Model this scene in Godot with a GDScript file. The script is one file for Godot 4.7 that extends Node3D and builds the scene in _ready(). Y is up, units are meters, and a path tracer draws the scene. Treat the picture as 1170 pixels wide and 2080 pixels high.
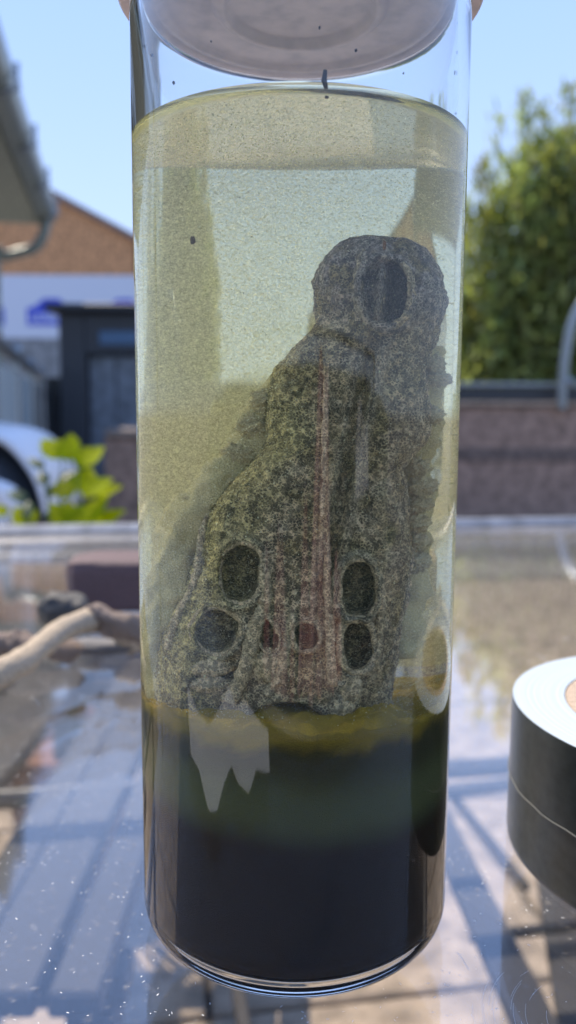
extends Node3D

# ---- lens and viewpoint -------------------------------------------------
const FOCAL := 18.84          # mm on a 24 mm tall sensor: 65 degrees
const TILT := 6.9
const EYE := 0.139            # above the table top, which is y = 0
const GROUND := -0.75
const VX := 0.00235           # axis of the glass vase
const VZ := -0.2127
const RO := 0.0417            # outer and inner radius of the vase
const RI := 0.0387
const WATER := 0.2042
const DREGS := 0.0645
const RIM := 0.2372

var rng := RandomNumberGenerator.new()
var M := {}


# ---- naming -------------------------------------------------------------
func numbered(called: String, parent: Node) -> String:
	if not parent.has_node(NodePath(called)):
		return called
	var k := 1
	while parent.has_node(NodePath("%s_%03d" % [called, k])):
		k += 1
	return "%s_%03d" % [called, k]


func part(called: String, mesh: Mesh, m: Material, parent: Node = self, at := Vector3.ZERO, kind := "") -> MeshInstance3D:
	var o := MeshInstance3D.new()
	o.name = numbered(called, parent)
	o.mesh = mesh
	o.material_override = m
	parent.add_child(o, true)
	o.position = at
	if kind:
		o.set_meta("kind", kind)
	return o


func tag(o: Node3D, label: String, category: String, group := "", kind := "") -> Node3D:
	o.set_meta("label", label)
	if category:
		o.set_meta("category", category)
	if group:
		o.set_meta("group", group)
	if kind:
		o.set_meta("kind", kind)
	return o


func thing(called: String, label: String, category: String, at := Vector3.ZERO, turn := 0.0, group := "") -> Node3D:
	var o := Node3D.new()
	o.name = numbered(called, self)
	add_child(o, true)
	o.position = at
	o.rotation.y = turn
	tag(o, label, category, group)
	return o


# a point of the place that stands at a given distance in front of the lens
func spot(px: float, py: float, depth: float) -> Vector3:
	var v := py - 1040.0
	var f := 1620.2 - 0.1201 * v
	return Vector3((px - 585.0) * depth / f, EYE - (0.99276 * v + 196.07) * depth / f, -depth)


# ---- materials ----------------------------------------------------------
func lin(r: float, g: float, b: float, a := 1.0) -> Color:
	var c := Color(r, g, b).linear_to_srgb()
	c.a = a
	return c


func mat(called: String, c: Color, rough := 0.8, metal := 0.0) -> StandardMaterial3D:
	var m := StandardMaterial3D.new()
	m.resource_name = called
	m.albedo_color = c
	m.roughness = rough
	m.metallic = metal
	return m


func noise(freq: float, oct := 4, sd := 1, kind := FastNoiseLite.TYPE_SIMPLEX_SMOOTH) -> FastNoiseLite:
	var n := FastNoiseLite.new()
	n.noise_type = kind
	n.frequency = freq
	n.fractal_octaves = oct
	n.fractal_type = FastNoiseLite.FRACTAL_FBM if oct > 1 else FastNoiseLite.FRACTAL_NONE
	n.seed = sd
	return n


func ramp_tex(n: FastNoiseLite, size: int, stops: Array) -> ImageTexture:
	var im := n.get_seamless_image(size, size)
	var g := Gradient.new()
	var off := PackedFloat32Array()
	var col := PackedColorArray()
	for s in stops:
		off.append(s[0])
		col.append(s[1])
	g.offsets = off
	g.colors = col
	var lut := PackedColorArray()
	for i in 256:
		lut.append(g.sample(i / 255.0))
	var dst := Image.create(size, size, false, Image.FORMAT_RGBA8)
	for y in size:
		for x in size:
			dst.set_pixel(x, y, lut[int(im.get_pixel(x, y).r * 255.0)])
	return ImageTexture.create_from_image(dst)


func grey(v: float) -> Color:
	return Color(v, v, v)


func tri(m: StandardMaterial3D, tex: Texture2D, per_metre: float, world := false) -> StandardMaterial3D:
	m.albedo_texture = tex
	m.uv1_triplanar = true
	m.uv1_world_triplanar = world
	m.uv1_scale = Vector3.ONE * per_metre
	return m


func bump(m: StandardMaterial3D, tex: Texture2D, cm: float) -> StandardMaterial3D:
	m.heightmap_enabled = true
	m.heightmap_texture = tex
	m.heightmap_scale = cm
	return m


# ---- shapes -------------------------------------------------------------
# a net of nv rows of nu points; rows closed on themselves when wrap is set
func net(p: PackedVector3Array, nu: int, nv: int, wrap := true, cols := PackedColorArray(), uvs := PackedVector2Array()) -> ArrayMesh:
	var idx := PackedInt32Array()
	var nor := PackedVector3Array()
	nor.resize(p.size())
	for j in nv - 1:
		for i in (nu if wrap else nu - 1):
			var a := j * nu + i
			var b := j * nu + (i + 1) % nu
			var c := a + nu
			var d := b + nu
			for t in [[a, b, c], [b, d, c]]:
				var n := (p[t[2]] - p[t[0]]).cross(p[t[1]] - p[t[0]])
				if n.length_squared() < 1e-22:
					continue
				idx.append(t[0])
				idx.append(t[1])
				idx.append(t[2])
				nor[t[0]] += n
				nor[t[1]] += n
				nor[t[2]] += n
	for k in nor.size():
		nor[k] = nor[k].normalized() if nor[k].length_squared() > 0.0 else Vector3.UP
	var arr := []
	arr.resize(Mesh.ARRAY_MAX)
	arr[Mesh.ARRAY_VERTEX] = p
	arr[Mesh.ARRAY_NORMAL] = nor
	arr[Mesh.ARRAY_INDEX] = idx
	if cols.size():
		arr[Mesh.ARRAY_COLOR] = cols
	if uvs.size():
		arr[Mesh.ARRAY_TEX_UV] = uvs
	var me := ArrayMesh.new()
	me.add_surface_from_arrays(Mesh.PRIMITIVE_TRIANGLES, arr)
	return me


# turned shape; a point given twice makes a sharp edge
func lathe(prof: Array, seg := 96, from := 0.0, sweep := TAU) -> ArrayMesh:
	var p := PackedVector3Array()
	var open := sweep < TAU
	for q in prof:
		for i in seg:
			var a := from + sweep * i / ((seg - 1) if open else seg)
			p.append(Vector3(q.x * cos(a), q.y, q.x * sin(a)))
	return net(p, seg, prof.size(), not open)


func tube(path: Array, radii: Array, seg := 12, rough := 0.0, sd := 1, freq := 20.0) -> ArrayMesh:
	var n := noise(freq, 3, sd)
	var p := PackedVector3Array()
	var up := Vector3(0.31, 0.87, 0.12).normalized()
	var k := path.size()
	for j in k:
		var t: Vector3 = (path[min(j + 1, k - 1)] - path[max(j - 1, 0)]).normalized()
		var s := t.cross(up).normalized()
		var w := s.cross(t)
		for i in seg:
			var a := TAU * i / seg
			var d: Vector3 = s * cos(a) + w * sin(a)
			var r: float = radii[j]
			var q: Vector3 = path[j] + d * r
			if rough > 0.0:
				q += d * rough * n.get_noise_3dv(q * 1.0)
			p.append(q)
	# caps
	var all := PackedVector3Array()
	for i in seg:
		all.append(path[0])
	all.append_array(p)
	for i in seg:
		all.append(path[k - 1])
	return net(all, seg, k + 2)


func smooth_path(ctrl: Array, steps := 8) -> Array:
	var out := []
	for i in ctrl.size() - 1:
		var a: Vector3 = ctrl[max(i - 1, 0)]
		var b: Vector3 = ctrl[i]
		var c: Vector3 = ctrl[i + 1]
		var d: Vector3 = ctrl[min(i + 2, ctrl.size() - 1)]
		for k in steps:
			out.append(b.cubic_interpolate(c, a, d, float(k) / steps))
	out.append(ctrl[-1])
	return out


func ramp_list(ctrl: Array, n: int) -> Array:
	var out := []
	for i in n:
		var f := float(i) / (n - 1) * (ctrl.size() - 1)
		var k: int = min(int(f), ctrl.size() - 2)
		out.append(lerpf(ctrl[k], ctrl[k + 1], f - k))
	return out


func quad(st: SurfaceTool, a: Vector3, b: Vector3, c: Vector3, d: Vector3, out: Vector3) -> void:
	var n := (c - a).cross(b - a)
	if n.dot(out) < 0.0:
		var t := b
		b = d
		d = t
		n = -n
	n = ((c - a).cross(b - a)).normalized()
	for v in [a, b, c, a, c, d]:
		st.set_normal(n)
		st.add_vertex(v)


# box with chamfered edges, centred
func box(size: Vector3, r := 0.0) -> ArrayMesh:
	var st := SurfaceTool.new()
	st.begin(Mesh.PRIMITIVE_TRIANGLES)
	var h := size / 2.0
	r = minf(r, minf(h.x, minf(h.y, h.z)) * 0.9)
	var i := h - Vector3.ONE * r
	for ax in 3:
		for s in [-1.0, 1.0]:
			var u := (ax + 1) % 3
			var w := (ax + 2) % 3
			var c := []
			for q in [[-1, -1], [1, -1], [1, 1], [-1, 1]]:
				var v := Vector3.ZERO
				v[ax] = s * h[ax]
				v[u] = q[0] * i[u]
				v[w] = q[1] * i[w]
				c.append(v)
			var o := Vector3.ZERO
			o[ax] = s
			quad(st, c[0], c[1], c[2], c[3], o)
	if r > 0.0:
		for ax in 3:
			var u := (ax + 1) % 3
			var w := (ax + 2) % 3
			for su in [-1.0, 1.0]:
				for sw in [-1.0, 1.0]:
					var c := []
					for q in [[-1.0, 0], [1.0, 0], [1.0, 1], [-1.0, 1]]:
						var v := Vector3.ZERO
						v[ax] = q[0] * i[ax]
						v[u] = su * (h[u] if q[1] == 0 else i[u])
						v[w] = sw * (i[w] if q[1] == 0 else h[w])
						c.append(v)
					var o := Vector3.ZERO
					o[u] = su
					o[w] = sw
					quad(st, c[0], c[1], c[2], c[3], o)
		for sx in [-1.0, 1.0]:
			for sy in [-1.0, 1.0]:
				for sz in [-1.0, 1.0]:
					var a := Vector3(sx * h.x, sy * i.y, sz * i.z)
					var b := Vector3(sx * i.x, sy * h.y, sz * i.z)
					var c := Vector3(sx * i.x, sy * i.y, sz * h.z)
					var n := Vector3(sx, sy, sz).normalized()
					if (c - a).cross(b - a).dot(n) < 0.0:
						var t := b
						b = c
						c = t
					for v in [a, b, c]:
						st.set_normal(n)
						st.add_vertex(v)
	return st.commit()


# a flat outline in x, y given real thickness along z
func plate(outline: PackedVector2Array, thick: float) -> ArrayMesh:
	var st := SurfaceTool.new()
	st.begin(Mesh.PRIMITIVE_TRIANGLES)
	var t := Geometry2D.triangulate_polygon(outline)
	for s in [-1.0, 1.0]:
		for k in range(0, t.size(), 3):
			var a := Vector3(outline[t[k]].x, outline[t[k]].y, s * thick / 2)
			var b := Vector3(outline[t[k + 1]].x, outline[t[k + 1]].y, s * thick / 2)
			var c := Vector3(outline[t[k + 2]].x, outline[t[k + 2]].y, s * thick / 2)
			if (c - a).cross(b - a).z * s < 0.0:
				var w := b
				b = c
				c = w
			for v in [a, b, c]:
				st.set_normal(Vector3(0, 0, s))
				st.add_vertex(v)
	var mid := Vector2.ZERO
	for q in outline:
		mid += q / outline.size()
	var turn := 1.0 if Geometry2D.is_polygon_clockwise(outline) else -1.0
	for k in outline.size():
		var a := outline[k]
		var b := outline[(k + 1) % outline.size()]
		var n := Vector2(-(b.y - a.y), b.x - a.x) * turn
		quad(st, Vector3(a.x, a.y, -thick / 2), Vector3(b.x, b.y, -thick / 2), Vector3(b.x, b.y, thick / 2), Vector3(a.x, a.y, thick / 2), Vector3(n.x, n.y, 0))
	return st.commit()


# a lumpy stone-like ball
func lump(r: Vector3, rough: float, freq: float, sd: int, seg := 28, rows := 16, power := 1.0) -> ArrayMesh:
	var n := noise(freq, 4, sd)
	var p := PackedVector3Array()
	for j in rows + 1:
		var b := -PI / 2 + PI * j / rows
		for i in seg:
			var a := TAU * i / seg
			var d := Vector3(cos(a) * cos(b), sin(b), sin(a) * cos(b))
			var e := Vector3(signf(d.x) * pow(absf(d.x), power), signf(d.y) * pow(absf(d.y), power), signf(d.z) * pow(absf(d.z), power))
			p.append(e * r * (1.0 + rough * n.get_noise_3dv(d)))
	return net(p, seg, rows + 1)


func _ready() -> void:
	rng.seed = 20
	set_view()
	make_materials()
	make_ground()
	make_neighbours()
	make_trees()
	make_table()
	make_under_table()
	make_vase()
	make_skull()
	make_table_things()
	make_behind_camera()


func set_view() -> void:
	var cam := Camera3D.new()
	cam.name = "camera"
	var at := CameraAttributesPhysical.new()
	at.frustum_focal_length = FOCAL
	at.frustum_focus_distance = 0.185
	at.frustum_near = 0.01
	at.frustum_far = 600.0
	at.exposure_aperture = FOCAL / 2.6
	cam.attributes = at
	cam.position = Vector3(0, EYE, 0)
	cam.rotation = Vector3(deg_to_rad(-TILT), 0, 0.0055)
	add_child(cam)
	cam.current = true
	cam.far = 600.0
	cam.near = 0.01
	var we := WorldEnvironment.new()
	we.name = "world_environment"
	var e := Environment.new()
	e.background_mode = Environment.BG_SKY
	var sm := ProceduralSkyMaterial.new()
	sm.sky_top_color = lin(0.25, 0.43, 0.92)
	sm.sky_horizon_color = lin(0.62, 0.76, 0.96)
	sm.sky_curve = 0.25
	sm.sky_energy_multiplier = 0.96
	sm.ground_bottom_color = lin(0.20, 0.19, 0.17)
	sm.ground_horizon_color = lin(0.35, 0.36, 0.36)
	sm.sun_angle_max = 28.0
	sm.sun_curve = 0.12
	var sky := Sky.new()
	sky.sky_material = sm
	e.sky = sky
	e.tonemap_mode = Environment.TONE_MAPPER_LINEAR
	e.tonemap_exposure = 1.55
	e.sdfgi_enabled = true
	e.ssao_enabled = true
	e.ssil_enabled = true
	we.environment = e
	add_child(we)
	var sun := DirectionalLight3D.new()
	sun.name = "sun"
	sun.light_energy = 1.5
	sun.light_color = Color(1.0, 0.95, 0.87)
	sun.light_angular_distance = 0.5
	sun.shadow_enabled = true
	add_child(sun)
	# towards the sun: ahead of the lens, to the left, high
	var az := deg_to_rad(38.0)
	var el := deg_to_rad(58.0)
	sun.look_at_from_position(Vector3(-sin(az) * cos(el), sin(el), -cos(az) * cos(el)) * 10.0, Vector3.ZERO)


func make_materials() -> void:
	var soft := ramp_tex(noise(0.02, 5, 3), 512, [[0.0, grey(0.62)], [0.5, grey(0.84)], [1.0, grey(1.0)]])
	var fine := ramp_tex(noise(0.06, 4, 9), 512, [[0.0, grey(0.5)], [0.45, grey(0.82)], [1.0, grey(1.0)]])
	M.soft = soft
	M.fine = fine
	M.slab = bump(tri(mat("pale paving", lin(0.46, 0.36, 0.26), 0.9), soft, 1.3, true), fine, 0.2)
	M.joint = tri(mat("paving joint", lin(0.09, 0.08, 0.07), 0.95), fine, 4.0, true)
	M.earth = tri(mat("yard ground", lin(0.26, 0.24, 0.21), 0.95), soft, 0.35, true)
	M.board = tri(mat("wood sheathing", lin(0.85, 0.43, 0.20), 0.85), soft, 0.9, true)
	M.wrap = mat("white house wrap", lin(0.62, 0.66, 0.76), 0.6)
	M.blue = mat("blue print", lin(0.04, 0.07, 0.55), 0.6)
	M.print_white = mat("white print", lin(0.62, 0.68, 0.80), 0.6)
	M.grey_wall = tri(mat("grey wall", lin(0.36, 0.37, 0.38), 0.9), soft, 0.6, true)
	M.trim = mat("roof edge", lin(0.20, 0.15, 0.13), 0.7)
	M.anthracite = tri(mat("anthracite boards", lin(0.05, 0.06, 0.078), 0.55), fine, 2.0, true)
	M.slate = tri(mat("slate blue door", lin(0.20, 0.24, 0.29), 0.5), soft, 1.0, true)
	M.sign_blue = mat("faded blue sign", lin(0.06, 0.13, 0.24), 0.5)
	M.brown_wall = bump(tri(mat("brown render", lin(0.42, 0.29, 0.225), 0.9), soft, 1.1, true), fine, 0.4)
	M.brown_dark = tri(mat("dark brown band", lin(0.22, 0.165, 0.14), 0.9), soft, 1.1, true)
	M.cap = tri(mat("tan coping", lin(0.36, 0.29, 0.24), 0.9), soft, 1.5, true)
	M.black_rail = mat("black rail", lin(0.03, 0.034, 0.04), 0.4)
	M.zinc = tri(mat("grey green paint", lin(0.34, 0.39, 0.36), 0.3, 0.15), soft, 2.0, true)
	M.soffit = tri(mat("soffit board", lin(0.46, 0.50, 0.44), 0.8), soft, 2.0, true)
	M.galv = tri(mat("galvanised steel", lin(0.42, 0.46, 0.48), 0.35, 0.7), fine, 6.0, true)
	M.frost = mat("wired glass", lin(0.45, 0.53, 0.55), 0.3)
	M.white_plastic = mat("white plastic", lin(0.72, 0.71, 0.72), 0.35)
	M.leaf = tri(mat("lime leaf", lin(0.58, 0.66, 0.012), 0.7), soft, 6.0)
	M.leaf.backlight_enabled = true
	M.leaf.metallic_specular = 0.25
	M.leaf.backlight = lin(1.15, 1.3, 0.02)
	M.leaf_dark = tri(mat("dark leaf", lin(0.05, 0.10, 0.03), 0.45), soft, 6.0)
	M.leaf_dark.backlight_enabled = true
	M.leaf_dark.backlight = lin(0.30, 0.5, 0.05)
	M.stem = mat("green stem", lin(0.08, 0.12, 0.04), 0.7)
	M.terracotta = tri(mat("terracotta", lin(0.30, 0.13, 0.07), 0.85), soft, 5.0)
	M.frame = tri(mat("grey metal frame", lin(0.36, 0.36, 0.37), 0.42, 0.4), soft, 3.0)
	M.table_leg = mat("dark metal leg", lin(0.035, 0.035, 0.038), 0.4, 0.3)
	# driftwood, stone, block
	var grain := noise(0.03, 4, 12)
	M.drift = bump(tri(mat("driftwood", lin(0.52, 0.40, 0.27), 0.75), ramp_tex(grain, 512, [[0.0, grey(0.45)], [0.4, grey(0.85)], [1.0, grey(1.0)]]), 30.0), fine, 0.05)
	M.bark = bump(tri(mat("grey bark", lin(0.30, 0.22, 0.17), 0.85), fine, 30.0), fine, 0.15)
	M.stone = bump(tri(mat("dark stone", lin(0.055, 0.05, 0.045), 0.6), fine, 22.0), fine, 0.1)
	M.block = bump(tri(mat("red brown block", lin(0.15, 0.085, 0.085), 0.7), fine, 14.0), fine, 0.1)


func make_ground() -> void:
	var pl := PlaneMesh.new()
	pl.size = Vector2(400, 400)
	tag(part("ground", pl, M.earth, self, Vector3(0, GROUND - 0.05, 0)), "grey brown bare ground of the yard", "", "", "structure")
	var pat := Node3D.new()
	pat.name = "patio"
	add_child(pat)
	tag(pat, "pale paved patio under the glass table", "", "", "structure")
	part("paving_bed", box(Vector3(5.4, 0.03, 3.6)), M.joint, pat, Vector3(0, GROUND - 0.026, -2.45))
	var ms := []
	for k in 3:
		ms.append(box(Vector3(0.590, 0.03, 0.590), 0.004))
	pat.rotation.y = deg_to_rad(9.0)
	for i in 9:
		for j in range(3, 9):
			var o := part("paving_slab", ms[(i + j) % 3], M.slab, pat, Vector3((i - 4.4) * 0.6, GROUND - 0.014 + rng.randf_range(-0.002, 0.002), 1.0 - j * 0.6))
			o.rotation = Vector3(rng.randf_range(-0.003, 0.003), 0, rng.randf_range(-0.003, 0.003))


	var mt := part("darkening_mat", box(Vector3(6.4, 0.02, 2.5), 0.006), mat("black rubber", lin(0.016, 0.015, 0.016), 0.8), self, Vector3(0, GROUND - 0.035, 0.66))  # unseen mat added so the vase front mirrors something dark
	tag(mt, "black rubber mat added to darken the vase reflections, under the near end of the table", "mat")
	var lw := PlaneMesh.new()
	lw.size = Vector2(12, 4.5)
	tag(part("lawn", lw, tri(mat("lawn", lin(0.06, 0.13, 0.045), 0.9), M.fine, 3.0, true), self, Vector3(0, GROUND - 0.03, 4.2)), "short green lawn behind the viewer", "", "", "structure")


func make_neighbours() -> void:
	house()
	shed()
	walls()
	carport()
	chair()


func house() -> void:
	var z := 14.0
	var o := thing("unfinished_house", "unfinished house with brown sheathed gable above white printed wrap", "house", Vector3(0, 0, -z))
	var yb: float = spot(200, 562, z).y
	var ym: float = spot(200, 690, z).y
	var peak := spot(60, 378, z)
	var slope := 0.52
	var half := 4.0
	var ey: float = peak.y - half * slope
	# gable of separate sheathing boards
	var n := 7
	for k in n:
		var xa := -half + 2 * half * k / n
		var xb := -half + 2 * half * (k + 1) / n - 0.006
		var ya := peak.y - absf(xa) * slope
		var yb2 := peak.y - absf(xb) * slope
		var pts := PackedVector2Array([Vector2(xa, yb), Vector2(xb, yb), Vector2(xb, yb2)])
		if xa < 0 and xb > 0:
			pts.append(Vector2(0, peak.y))
		pts.append(Vector2(xa, ya))
		if yb2 > yb and ya > yb:
			part("sheathing_board", plate(pts, 0.05), M.board, o, Vector3(peak.x, 0, 0))
		else:
			var q := PackedVector2Array()
			for p in pts:
				q.append(Vector2(p.x, maxf(p.y, yb - 0.02)))
			part("sheathing_board", plate(q, 0.05), M.board, o, Vector3(peak.x, 0, 0))
	part("wrapped_wall", box(Vector3(2 * half, yb - ym, 0.2)), M.wrap, o, Vector3(peak.x, (yb + ym) / 2, -0.07))
	part("lower_wall", box(Vector3(2 * half, ym - GROUND, 0.2)), M.grey_wall, o, Vector3(peak.x, (ym + GROUND) / 2 - 0.002, -0.075))
	for s in [-1.0, 1.0]:
		var ln := Vector2(half + 0.2, (half + 0.2) * slope).length()
		var r := part("roof_slope", box(Vector3(ln, 0.09, 8.0)), M.trim, o, Vector3(peak.x + s * (half + 0.2) / 2, peak.y - (half + 0.2) / 2 * slope + 0.04, -3.9))
		r.rotation.z = -s * atan(slope)
	part("body", box(Vector3(2 * half - 0.2, yb - GROUND, 7.0)), M.grey_wall, o, Vector3(peak.x, (yb + GROUND) / 2 - 0.05, -3.75))
	# printed marks of the wrap: a blue gabled badge with white letters
	for px in [-42.0, 104.0, 252.0, 402.0]:
		var c := spot(px, 645, z)
		var w := 0.42
		var pts := PackedVector2Array([Vector2(-w, -0.16), Vector2(w, -0.16), Vector2(w, 0.13), Vector2(0.70 * w, 0.15), Vector2(0.30 * w, 0.29), Vector2(-0.30 * w, 0.29), Vector2(-0.70 * w, 0.15), Vector2(-w, 0.13)])
		var b := part("wrap_badge", plate(pts, 0.004), M.blue, o, Vector3(c.x, c.y, 0.034))
		var tm := TextMesh.new()
		tm.text = "LOWE'S"
		var f := SystemFont.new()
		f.font_names = PackedStringArray(["Droid Sans"])
		f.font_weight = 700
		tm.font = f
		tm.font_size = 24
		tm.pixel_size = 0.0085
		tm.depth = 0.004
		part("badge_lettering", tm, M.print_white, b, Vector3(0, -0.03, 0.004))


func shed() -> void:
	var z := 5.6
	var a := spot(135, 1085, z)
	var top: float = spot(200, 640, z).y
	var o := thing("garden_shed", "dark anthracite shed with slate blue door and jutting flat roof", "shed", Vector3(0, 0, -z))
	var xl := a.x
	var xr := xl + 1.3
	var h := top - GROUND
	var post: float = spot(178, 800, z).x - xl
	part("post", box(Vector3(post, h, 0.1), 0.006), M.anthracite, o, Vector3(xl + post / 2, GROUND + h / 2, 0))
	part("post", box(Vector3(post, h, 0.1), 0.006), M.anthracite, o, Vector3(xr - post / 2, GROUND + h / 2, 0))
	var ly: float = spot(200, 722, z).y
	part("lintel", box(Vector3(xr - xl - 2 * post - 0.004, top - ly, 0.1), 0.006), M.anthracite, o, Vector3((xl + xr) / 2, (top + ly) / 2, 0.003))
	part("roof", box(Vector3(xr - xl + 0.10, 0.05, 1.3), 0.01), M.anthracite, o, Vector3((xl + xr) / 2 - 0.02, top + 0.028, -0.5))
	var n := 5
	var dw := (xr - xl - 2 * post - 0.01) / n
	for k in n:
		part("door_board", box(Vector3(dw - 0.006, ly - GROUND - 0.02, 0.03), 0.004), M.slate, o, Vector3(xl + post + dw * (k + 0.5) + 0.005, (ly + GROUND) / 2, -0.03))
	part("side_wall", box(Vector3(0.04, h - 0.01, 1.0)), M.anthracite, o, Vector3(xl + 0.03, GROUND + h / 2, -0.56))
	part("side_wall", box(Vector3(0.04, h - 0.01, 1.0)), M.anthracite, o, Vector3(xr - 0.03, GROUND + h / 2, -0.56))
	part("back_wall", box(Vector3(xr - xl - 0.12, h - 0.01, 0.04)), M.anthracite, o, Vector3((xl + xr) / 2, GROUND + h / 2, -1.0))
	var s := spot(243, 690, z)
	part("sign_plate", box(Vector3(0.30, 0.09, 0.012), 0.004), M.sign_blue, o, Vector3(s.x + 0.02, s.y, 0.062))
	# lower dark fence panel to the left of the shed
	var f := thing("fence_panel", "near black fence panel standing left of the shed", "fence", Vector3(0, 0, -z - 0.1))
	var fl: float = spot(82, 800, z).x
	var ft: float = spot(100, 768, z).y
	var fn := 3
	for k in fn:
		var w := (xl - fl - 0.01) / fn
		part("fence_board", box(Vector3(w - 0.005, ft - GROUND, 0.03), 0.004), M.black_rail, f, Vector3(fl + w * (k + 0.5), (ft + GROUND) / 2, 0))


func walls() -> void:
	# brown garden wall across the back, right
	var z := 6.0
	var o := thing("garden_wall", "long brown rendered garden wall below the green tree", "wall", Vector3(0, 0, -z))
	var t: float = spot(1050, 824, z).y
	var xl := 0.15
	var xr := 6.0
	part("render_panel", box(Vector3(xr - xl, t - GROUND, 0.2), 0.01), M.brown_wall, o, Vector3((xl + xr) / 2, (t + GROUND) / 2, 0))
	var by: float = spot(1050, 920, z).y
	part("dark_band", box(Vector3(xr - xl, 0.10, 0.21), 0.004), M.brown_dark, o, Vector3((xl + xr) / 2, by, 0.002))
	part("coping", box(Vector3(xr - xl + 0.04, 0.035, 0.26), 0.008), M.cap, o, Vector3((xl + xr) / 2, t + 0.018, 0))
	var r := thing("wall_railing", "low black railing running along the top of the garden wall", "railing", Vector3(0, 0, -z))
	var ra: float = t + 0.036
	part("rail_board", box(Vector3(xr - xl, 0.10, 0.03), 0.006), M.black_rail, r, Vector3((xl + xr) / 2, ra + 0.055, -0.02))
	part("top_rail", box(Vector3(xr - xl, 0.03, 0.06), 0.006), M.galv, r, Vector3((xl + xr) / 2, ra + 0.125, -0.02))
	# grey kerb strip at the wall's foot
	var k := thing("concrete_kerb", "pale concrete strip along the foot of the garden wall", "kerb", Vector3(0, 0, -z + 0.45))
	part("strip", box(Vector3(xr - xl, 0.12, 0.5), 0.01), M.cap, k, Vector3((xl + xr) / 2, GROUND + 0.06 - 0.05, 0))
	# pier at the left of the vase
	var p := thing("wall_pier", "brown wall pier with pale cap in front of the shed", "wall", Vector3(0, 0, -4.6))
	var pl: float = spot(226, 1000, 4.6).x
	var pt: float = spot(250, 890, 4.6).y
	part("pier", box(Vector3(0.46, pt - GROUND, 0.34), 0.01), M.brown_wall, p, Vector3(pl + 0.23, (pt + GROUND) / 2, 0))
	part("cap", box(Vector3(0.46, 0.05, 0.38), 0.012), M.cap, p, Vector3(pl + 0.24, pt + 0.026, 0))
	# curved grey pipe standing at the right
	var g := thing("curved_pipe", "pale grey pipe rising from the wall and bending over to the right", "pipe", Vector3(0, 0, 0))
	var zz := 5.85
	var path := smooth_path([spot(1140, 830, zz), spot(1141, 790, zz), spot(1147, 720, zz), spot(1160, 655, zz), spot(1185, 605, zz), spot(1225, 580, zz), spot(1270, 590, zz)], 6)
	part("bent_tube", tube(path, ramp_list([0.032, 0.032], path.size()), 14), M.galv, g)
	var cl := spot(1152, 772, zz)
	part("clamp", lump(Vector3(0.05, 0.03, 0.05), 0.0, 1.0, 1), M.galv, g, cl)


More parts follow.
